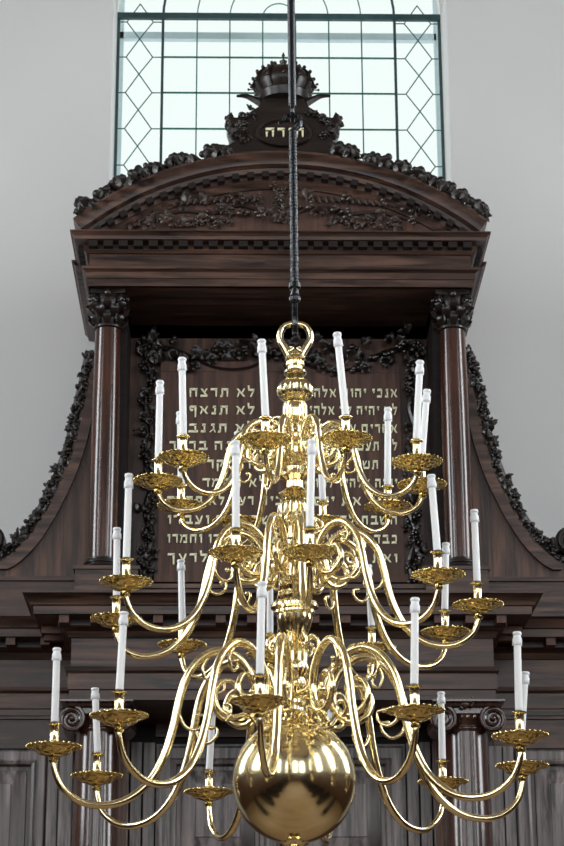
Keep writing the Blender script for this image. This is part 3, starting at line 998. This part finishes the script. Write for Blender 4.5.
# modillion brackets
def modil(x, y):
    mb.box(x - .028, x + .028, y - .185, y - .06, zk - .046, zk - .001)
k0 = U(64.5, 615, YLF - .15).x; sp = (U(160, 615, YLF - .15).x - k0) / 3
k = 0
x = 0
n = int(abs(k0) / sp + .5)
sp = abs(k0) / n
for i in range(-n, n + 1): modil(i*sp, YLF)
for sx in (-1, 1):
    for px in (12.5, 47, -22, -56):
        xx = U(px, 637, YLO - .15).x - U(282, 637, YLO).x
        modil(-sx*xx if True else 0, YLO)
    for yy in (12.12, 12.3):
        a, b_ = sorted((sx*(HLF + .06), sx*(HLF + .185)))
        mb.box(a, b_, yy - .028, yy + .028, zk - .046, zk - .001)
mb = MB()
mb.sweep(great_path(), [(-.02, zm0), (.012, zm0), (.012, zm0 + .006), (.03, zm0 + .02), (.035, zf0 - .004), (-.02, zf0 - .004)])
hh = zm0 - zLB
mb.sweep(great_path(), [(-.02, zLB), (.004, zLB), (.004, zLB + hh*.38), (.014, zLB + hh*.42), (.014, zm0), (-.02, zm0)])
mb.build('lower_architrave', WH, ark)

# ---- lower storey
zF = 1.0
YCL = 12.20
cxl = (U(471, 780, YCL).x - U(100.5, 780, YCL).x) / 2
for sx in (-1, 1):
    column(sx*cxl, YCL, 1.3, zLB, .138, 'lower')

def fielded_panel(mb, x0, x1, z0, z1, y, fr=.06, dep=.03):
    """picture-frame moulding round a raised bevelled field"""
    mb.sweep([(x0, z0), (x1, z0)], [(0, 0)]) if False else None
    # frame (mitred): quads with sloping inner face
    o = [(x0, z0), (x1, z0), (x1, z1), (x0, z1)]
    def inset(d): return [(x0 + d, z0 + d), (x1 - d, z0 + d), (x1 - d, z1 - d), (x0 + d, z1 - d)]
    rings = [(inset(0), y), (inset(0), y - .030), (inset(fr*.12), y - .045), (inset(fr*.62), y - .045), (inset(fr*.75), y - .060), (inset(fr*.92), y - .050), (inset(fr), y - .002),
             (inset(fr + .022), y - .002), (inset(fr + .026), y - .016), (inset(fr + .11), y - .042), (inset(fr + .113), y - .050)]
    vs, fs = [], []
    for ring, yy in rings: vs += [(a, yy, b) for a, b in ring]
    for i in range(len(rings) - 1):
        for k in range(4):
            k2 = (k + 1) % 4
            fs.append((i*4+k, i*4+k2, (i+1)*4+k2, (i+1)*4+k))
    e = (len(rings) - 1)*4
    fs.append((e, e+1, e+2, e+3)); fs.append((3, 2, 1, 0))
    mb.add(vs, fs)

# outer bays
YO = 12.60
for sx in (-1, 1):
    def X(px): return abs(U(px, 780, YO).x - U(284.5, 780, YO).x)*sx
    mb = MB()
    a, b_ = sorted((X(130), sx*2.9))
    mb.box(a, b_, YO, YO + .2, 0.2, zLB)
    bay = mb.build('side_bay', WV, ark)
    for (p0, p1, d) in ((51.5, 61.5, .045), (63.5, 76, .060)):
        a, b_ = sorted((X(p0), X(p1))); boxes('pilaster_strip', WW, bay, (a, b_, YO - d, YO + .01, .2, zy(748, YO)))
    mb = MB()
    a, b_ = sorted((X(70), sx*2.9))
    mb.box(a, b_, YO - .015, YO + .01, zy(747, YO), zLB)
    mb.box(a, b_, YO - .045, YO + .01, zy(717, YO), zy(711, YO)); mb.box(a, b_, YO - .03, YO + .01, zy(706, YO), zy(701, YO))
    mb.box(a, b_, YO - .022, YO + .01, zy(749, YO), zy(745, YO))
    mb.build('head_rail', WH, bay)
    mb = MB()
    a, b_ = sorted((X(50), X(50) + sx*.95))
    fielded_panel(mb, a, b_, zy(751, YO) - 1.5, zy(751, YO), YO - .002, .095, .05)
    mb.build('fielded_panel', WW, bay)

# centre: dark recess and the double doors
YDR = 12.72
mb = MB(); mb.box(-1.1, 1.1, YDR, YDR + .12, .2, zLB)
mb.build('door_surround', WD, ark)
for sx in (-1, 1):
    def X(px): return abs(U(px, 780, YDR).x - U(284.5, 780, YDR).x)*sx
    for (p0, p1, d) in ((124, 133, .08), (135, 145.5, .06), (147.5, 158.5, .045)):
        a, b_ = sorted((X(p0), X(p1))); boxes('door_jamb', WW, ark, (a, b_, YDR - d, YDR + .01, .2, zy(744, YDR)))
mb = MB()
a = abs(X(159)); mb.box(-a, a, YDR - .04, YDR + .01, zy(738, YDR), zy(724, YDR)); 
mb.build('door_lintel', WH, ark)
for sx in (-1, 1):
    def X(px): return abs(U(px, 780, YDR).x - U(284.5, 780, YDR).x)*sx
    a, b_ = sorted((X(160), X(283.5)))
    mb = MB(); mb.box(a, b_, YDR - .03, YDR + .005, .4, zy(745, YDR))
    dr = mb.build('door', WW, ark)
    mb = MB()
    fielded_panel(mb, a + .01, b_ - .01, zy(748, YDR) - .78, zy(748, YDR), YDR - .032, .12, .05)
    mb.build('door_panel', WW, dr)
    mb = MB()
    fielded_panel(mb, a + .01, b_ - .01, .5, zy(748, YDR) - .80, YDR - .032, .12, .05)
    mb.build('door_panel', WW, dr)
mb = MB(); mb.box(-2.9, 2.9, 11.9, YB, 0, 1.1); mb.build('ark_base', WV, ark)
mb = MB()
mb.box(-1.35, 1.35, 12.85, YB, zP - .3, zP + .001); mb.box(-2.9, 2.9, 12.85, YB, zLB, zP - .01)
mb.build('ark_body', WD, ark)

# ------------------------------------------------------------------ THE CHANDELIER
YCH = 6.5
AX = U(293.6, 600, YCH)
ax, ay = AX.x, AX.y
def cz(py): return U(293.6, py, YCH).z
# the old chandelier hangs a hair out of true: its axis leans a few millimetres over its height
_x1, _x2, _x0 = U(295.2, 330, YCH).x, U(294.2, 790, YCH).x, U(291.0, 0, YCH).x
def axx(z):
    za, zb_, zt_ = cz(330), cz(790), cz(0)
    if z <= za: return _x2 + (_x1 - _x2)*(z - zb_)/(za - zb_)
    return _x1 + (_x0 - _x1)*(z - za)/(zt_ - za)
def lean(mb): mb.v = [(v[0] + axx(v[2]) - ax, v[1], v[2]) for v in mb.v]; return mb
def cs(py):   # metres per pixel on the axis
    return U(294.6, py, YCH).x - U(293.6, py, YCH).x

chand = empty('brass_chandelier', (ax, ay, cz(848)))
tag(chand, 'large three-tier polished brass chandelier with ball base hanging on an iron rod', 'chandelier')

PR = [(338-0, 0)]
prof = [(355.5, 7), (357, 9.5), (360, 10.5), (362, 8.5), (363.5, 9.5), (366, 9.5), (367.5, 7.5), (370, 7.5), (371.5, 11), (374, 11.8), (376, 10.5), (377.5, 8), (379, 9),
        (382, 13), (386, 17, 1), (390, 18.4, 1), (394, 18.2, 1), (398, 16, 1), (401, 12), (402.5, 10), (404, 11.5), (406, 12.5), (413, 13), (419, 12), (421, 9.5), (423, 12, 1), (427, 13.5, 1), (430, 12, 1), (431.5, 9),
        (434, 10), (437, 13), (440, 13), (443, 10), (446, 11), (451, 15), (456, 15), (460, 12), (464, 9), (468, 7.5), (471, 8), (473, 12), (475, 16), (477.5, 16.5), (479.5, 13), (482, 8.5), (488, 8.5), (491, 12),
        (494, 16), (496, 17.5), (498, 14), (500, 12), (503, 15, 1), (509, 17.5, 1), (517, 17, 1), (525, 14, 1), (532, 11), (535, 10), (537, 13), (540, 13), (542, 10), (548, 11), (555, 16), (560, 16), (563, 12), (568, 11), (575, 12),
        (580, 11), (584, 15), (588, 16.5), (592, 15), (594, 17), (598, 18), (601, 17), (603, 22), (606, 23.8), (608.5, 23.8), (610, 19), (612, 20.5), (614, 20.5), (616, 17.5),
        (620, 18, 1), (628, 16, 1), (638, 11.5, 1), (648, 8, 1), (652, 7.5), (654, 10.5), (656.5, 11.5), (658, 9.5), (662, 13), (668, 15), (674, 14), (679, 11), (682, 12.5), (685, 12.5), (688, 9.5), (693, 8.5), (697, 8), (699, 10), (701, 11.8), (704, 12), (706, 10), (710, 9.5), (713, 10.5), (716, 12.5), (720, 14), (724, 16)]
mb = MB()
dense = []
for i, p in enumerate(prof):
    dense.append((p[1]*cs(p[0]), cz(p[0]) - 0.0) + ((1,) if len(p) > 2 else ()))
mb.lathe(dense, (ax, ay, 0), 48, lobes=16, depth=.10)
# arm hubs (flat collars where the arms hook in)
lean(mb)
SHAFT = mb.build('shaft', BRASS, chand, angle=30)
# pendant leaves hanging over ball
mb = MB()
for k in range(10):
    a = 2*PI*k/10
    d = Vector((math.cos(a), math.sin(a), 0))
    mb.leaf(Vector((ax, ay, cz(718))) + d*.035, d + Vector((0, 0, -.15)), (d.x*.2, d.y*.2, 1), .06, .022, .4, 0, 5)
lean(mb)
mb.build('leaf_rosette', BRASS, chand)
# ball
mb = MB()
rb = 62.3*cs(781)
cb = (axx(cz(781)), ay, cz(781))
NB_ = 40
mb.lathe([(max(1e-3, rb*math.sin(PI*i/NB_)), -rb*math.cos(PI*i/NB_)) for i in range(NB_ + 1)], cb, 72)
mb.build('ball', BRASS, chand)
# finial
mb = MB()
zb = cb[2] - rb
c_ = cs(830)
mb.lathe([(14*c_, zb + .022), (15.5*c_, zb + .012), (14.5*c_, zb + .002), (11*c_, zb - .006), (7.5*c_, zb - .012), (7*c_, zb - .03), (9*c_, zb - .036), (9*c_, zb - .045), (6*c_, zb - .055), (9*c_, zb - .075), (11*c_, zb - .10), (8*c_, zb - .125), (4*c_, zb - .135), (5*c_, zb - .15), (2*c_, zb - .165)], (ax, ay, 0), 32)
lean(mb)
mb.build('finial', BRASS, chand)
# suspension loop
mb = MB()
def CP(dx, py): return Vector((ax + dx*cs(py), ay, cz(py)))
loop = spline([CP(x, y) for x, y in ((-6, 356), (-10, 349), (-14.5, 341), (-15, 334), (-11, 327), (-4, 324.5), (4, 324.5), (11, 327), (15, 334), (14.5, 341), (10, 349), (6, 356))], 4)
nl = len(loop)
mb.tube(loop, [(4.2 - 1.0*math.sin(PI*i/(nl - 1)))*cs(340) for i in range(nl)], 12)
for sx in (-1, 1):
    mb.leaf(CP(sx*1.5, 356), (sx*.45, 0, 1), (0, -1, 0), .04, .03, .7, 0, 7)
lean(mb)
mb.build('suspension_loop', BRASS, chand)

PROF = [(1, -.045), (.997, -.09), (.965, -.165), (.89, -.225), (.80, -.245), (.70, -.225), (.61, -.155), (.55, -.05), (.512, .07), (.488, .19), (.455, .295), (.395, .37), (.32, .40), (.245, .375), (.19, .31), (.168, .235), (.18, .165), (.22, .12), (.275, .115), (.325, .15), (.34, .21), (.315, .26), (.27, .268), (.242, .235), (.252, .20)]
EAR = [(.05, .36), (.055, .43), (.08, .475), (.11, .46), (.115, .425), (.095, .41), (.085, .43)]
CURL1 = [(.497, .15), (.47, .085), (.425, .06), (.385, .085), (.385, .12), (.41, .125)]
CURL2 = [(.35, .395), (.39, .33), (.375, .275), (.345, .285), (.35, .315)]
CURL3 = [(.20, .14), (.16, .09), (.12, .09), (.11, .13), (.135, .145)]

def arm(P, ztier, Rt, tube, pan_r, sock, ear=1.0):
    v = Vector((P.x - ax, P.y - ay, 0)); Rm = v.length; d = v / Rm
    def W(r, z):
        return Vector((ax + (axx(ztier) - ax)*max(0, 1 - r), ay, 0)) + d*(r*Rm) + Vector((0, 0, ztier + z*Rt + (P.z - ztier)*min(1, max(0, (r - .3)/.7))))
    pts = [W(p.x, p.y) for p in spline([(a, b, 0) for a, b in PROF], 4)]
    n = len(pts)
    rad = []
    for i in range(n):
        u = i / (n - 1)
        rad.append(tube*(.66 + .34*min(1, u/.28)) if u < .7 else tube*(1 - .55*(u - .7)/.3))
    mb = MB(); mb.tube(pts, rad, 12); mb.ball(pts[-1], tube*.9, 8)
    # root strap that hooks into the shaft
    rp = [W(.168, .235), W(.13, .225), W(.045, .22)]
    mb.tube(rp, tube*.8, 8); 
    # turned collars on the arm
    a = mb.build('arm', BRASS, chand, angle=60)
    for cu, r in ((CURL1, .34), (CURL2, .38), (CURL3, .36), ([(x_*ear, z_) for x_, z_ in EAR], .36)):
        q = [W(p.x, p.y) for p in spline([(x, z, 0) for x, z in cu], 4)]
        m = len(q); mb = MB()
        mb.tube(q, [tube*(.5 - .2*i/m) for i in range(m)], 7); mb.ball(q[-1], tube*.62, 7)
        mb.build('scroll', BRASS, a, angle=60)
    # drip pan
    s = pan_r
    mb = MB()
    prf = [(.10*s, -.60*s), (.16*s, -.55*s), (.18*s, -.48*s), (.13*s, -.43*s), (.15*s, -.38*s), (.30*s, -.33*s), (.50*s, -.27*s), (.60*s, -.235*s), (.66*s, -.18*s), (.80*s, -.06*s), (.93*s, -.01*s), (1.0*s, -.005*s), (1.01*s, .02*s), (.93*s, .03*s), (.80*s, -.02*s), (.64*s, -.13*s), (.40*s, -.20*s), (.12*s, -.22*s)]
    mb.lathe(prf, P, 48)
    for k in range(28):
        a_ = 2*PI*k/28
        mb.ball((P.x + s*.985*math.cos(a_), P.y + s*.985*math.sin(a_), P.z + .018*s), .05*s, 5)
    mb.build('drip_pan', PANB, a, angle=40)
    mb = MB()
    h = sock
    mb.lathe([(.16*s, -.22*s), (.24*s, -.14*s), (.19*s, -.06*s), (.17*s, .02*s), (.165*s, h*.20), (.185*s, h*.23), (.185*s, h*.27), (.165*s, h*.30), (.168*s, h*.86), (.19*s, h*.90), (.265*s, h*.93), (.27*s, h*.965), (.20*s, h)], P, 28)
    mb.build('candle_socket', BRASS, a, angle=40)
    return a

def candle(base, top, r, label, grp):
    v = top - base; L = v.length
    M = v.to_track_quat('Z', 'Y').to_matrix().to_4x4()
    e = empty('candle', base)
    tag(e, label, 'candle', grp)
    mb = MB()
    mb.lathe([(r*.99, 0), (r, .003), (r*.96, L*.5), (r*.93, L*.86)], base, 24, M)
    mb.build('candle_stick', WAX, e)
    mb = MB()
    mb.lathe([(r*.94, L*.82), (r*1.18, L*.835), (r*1.26, L*.86), (r*1.22, L*.905), (r*1.02, L*.93), (r*1.0, L*.955), (r*1.16, L*.965), (r*1.18, L*.985), (r*1.0, L*1.0), (r*.72, L*1.0), (r*.70, L*.975), (r*.2, L*.972)], base, 20, M)
    for k in range(5):
        a = 2*PI*k/5
        mb.ball(base + (M @ Vector((r*1.15*math.cos(a), r*1.15*math.sin(a), L*(.845 - .006*(k % 3))))), r*.2, 5, (1, 1, 1.6))
    mb.build('candle_cap', CAPM, e)
    mb = MB(); p0 = base + (M @ Vector((0, 0, L*.97))); p1 = base + (M @ Vector((r*.1, 0, L*1.005)))
    mb.tube([p0, p1], r*.13, 6)
    mb.build('wick', WICK, e)
    return e

# tier: (phi, pan px, pan py, candle top px, py)
TIERS = {
 'bottom': dict(R=.735, zc=747, tube=.0130, pan=.083, data=[
   (351, 260, 698, 262, 582, 'front, above the left of the brass ball'),
   (27, 415, 708, 415, 598, 'front right, before the right ionic column'),
   (63, 520, 733, 517, 632, 'far right, the taller looking of the outer right pair'),
   (99, 522, 763, 525.5, 672, 'far right, half hidden behind the outer right front candle'),
   (135, 443, 779, 441, 692, 'rear right, standing low before the right ionic column'),
   (171, 331, 793, 331, 710, 'rear centre, hidden behind the brass ball'),
   (207, 209, 789, 213, 705, 'rear left, close beside the brass ball'),
   (243, 97, 773, 95, 688, 'rear left, low before the left ionic column'),
   (283.5, 54, 744, 57, 648, 'far left, the outermost candle'),
   (315, 119, 713, 124, 612, 'front left, leaning right')]),
 'middle': dict(R=.568, zc=600, tube=.0122, pan=.080, data=[
   (340, 236, 550, 235.5, 441, 'front, left of the shaft'),
   (8, 310, 549, 312, 440, 'front, right against the shaft'),
   (49, 438, 572, 431, 475, 'front right, leaning left before the right column'),
   (86, 478, 602, 474, 510, 'far right, the outermost candle'),
   (122, 445.5, 629, 446, 543, 'rear right, before the base of the right column'),
   (157, 372, 645, 368, 565, 'rear right, partly behind the arms near the shaft'),
   (190, 270, 652, 270, 570, 'rear left, hidden behind the shaft arms'),
   (228, 182, 642, 181, 560, 'rear left, below the last line of the tablet'),
   (264, 116, 616, 117, 528, 'far left, shorter and half behind its neighbour'),
   (298, 126, 579, 129, 474, 'front left, beside the base of the left column')]),
 'top': dict(R=.420, zc=479, tube=.0105, pan=.079, data=[
   (343, 265.5, 437, 261.5, 340, 'front, left of the suspension loop'),
   (19, 346, 436, 337, 333, 'front, right of the suspension loop and leaning left'),
   (55, 417, 459, 420, 361, 'front right, beside the right column'),
   (91, 422, 482, 427, 390, 'far right, half hidden by its front neighbour'),
   (127, 388, 504, 388, 408, 'rear right, before the right text of the tablet'),
   (163, 323, 519, 320, 437, 'rear right, close behind the shaft'),
   (199, 236, 519, 238, 432, 'rear left, behind the middle tier front candle'),
   (235, 181, 503, 180, 412, 'rear left, half hidden by its front neighbour'),
   (271, 158, 478, 160, 381, 'far left, the outermost candle'),
   (307, 183, 455, 182, 358, 'front left, before the left text of the tablet')]),
}
SOCK = .074
for tn, T_ in TIERS.items():
    zt = cz(T_['zc'])
    for (phi, px, py, tx, ty, lab) in T_['data']:
        Y = YCH - T_['R']*math.cos(R_(phi))
        P = U(px, py + 3.0, Y)
        arm(P, zt, T_['R'], T_['tube'], T_['pan'], SOCK, {'bottom': 1.0, 'middle': 1.35, 'top': 1.8}[tn])
        base = P + Vector((0, 0, SOCK + .003))
        top = U(tx, ty, Y)
        candle(base, top, .0118, 'white candle on %s tier, %s' % (tn, lab), 'white candles on the %s tier of the chandelier' % tn)

# ------------------------------------------------------------------ iron hanging rods
mb = MB()
m_ = cs(200)
zh = cz(121)
P = [(ax, ay, cz(330)), (ax, ay, cz(300))]
# lower twisted rod
n = 120
z0, z1 = cz(300), cz(131)
pts = [Vector((ax, ay, z0 + (z1 - z0)*i/n)) for i in range(n + 1)]
mb.tube(pts, 4.0*m_, 12)
mb.tube([Vector((ax + 3.9*m_*math.cos(i*.8), ay + 3.9*m_*math.sin(i*.8), z0 + (z1 - z0)*i/400)) for i in range(401)], .7*m_, 5)
top = spline([CP(0, 131), CP(4, 128), CP(7.5, 123), CP(6, 116.5), CP(0, 114.3), CP(-6, 116.5), CP(-9, 121), CP(-14, 123)], 4)
mb.tube(top, [3.1*m_*(1 - .45*i/len(top)) for i in range(len(top))], 8)
mb.lathe([(3*m_, cz(303)), (5.5*m_, cz(301)), (6*m_, cz(298)), (4*m_, cz(295.5)), (4*m_, cz(290)), (6.2*m_, cz(288)), (6*m_, cz(284)), (3.5*m_, cz(282))], (ax, ay, 0), 20)
hk = spline([Vector((ax, ay, cz(300))), Vector((ax, ay + .010, cz(309))), Vector((ax, ay + .022, cz(317))), Vector((ax, ay + .022, cz(326))), Vector((ax, ay + .010, cz(332.5))), Vector((ax, ay - .012, cz(332))), Vector((ax, ay - .022, cz(326))), Vector((ax, ay - .02, cz(320)))], 4)
mb.tube(hk, 2.9*m_, 8)
lean(mb)
lr = mb.build('hanging_rod', IRON)
tag(lr, 'lower black iron rod with knobbly surface hooked into the chandelier loop', 'rod')
mb = MB()
c_ = Vector((ax, ay, cz(113.3)))
ring = [c_ + Vector((0, 7.6*m_*math.sin(a), 7.6*m_*math.cos(a))) for a in [2*PI*i/20 for i in range(20)]]
mb.tube(ring, 2.4*m_, 8, closed=True)
mb.tube([Vector((ax, ay, cz(106.5))), Vector((ax, ay, RZ))], 3.9*m_, 12)
mb.lathe([(.02, RZ - .12), (.05, RZ - .08), (.09, RZ - .02), (.10, RZ)], (ax, ay, 0), 24)
lean(mb)
ur = mb.build('hanging_rod', IRON)
tag(ur, 'upper plain black iron rod hanging before the bright window', 'rod')
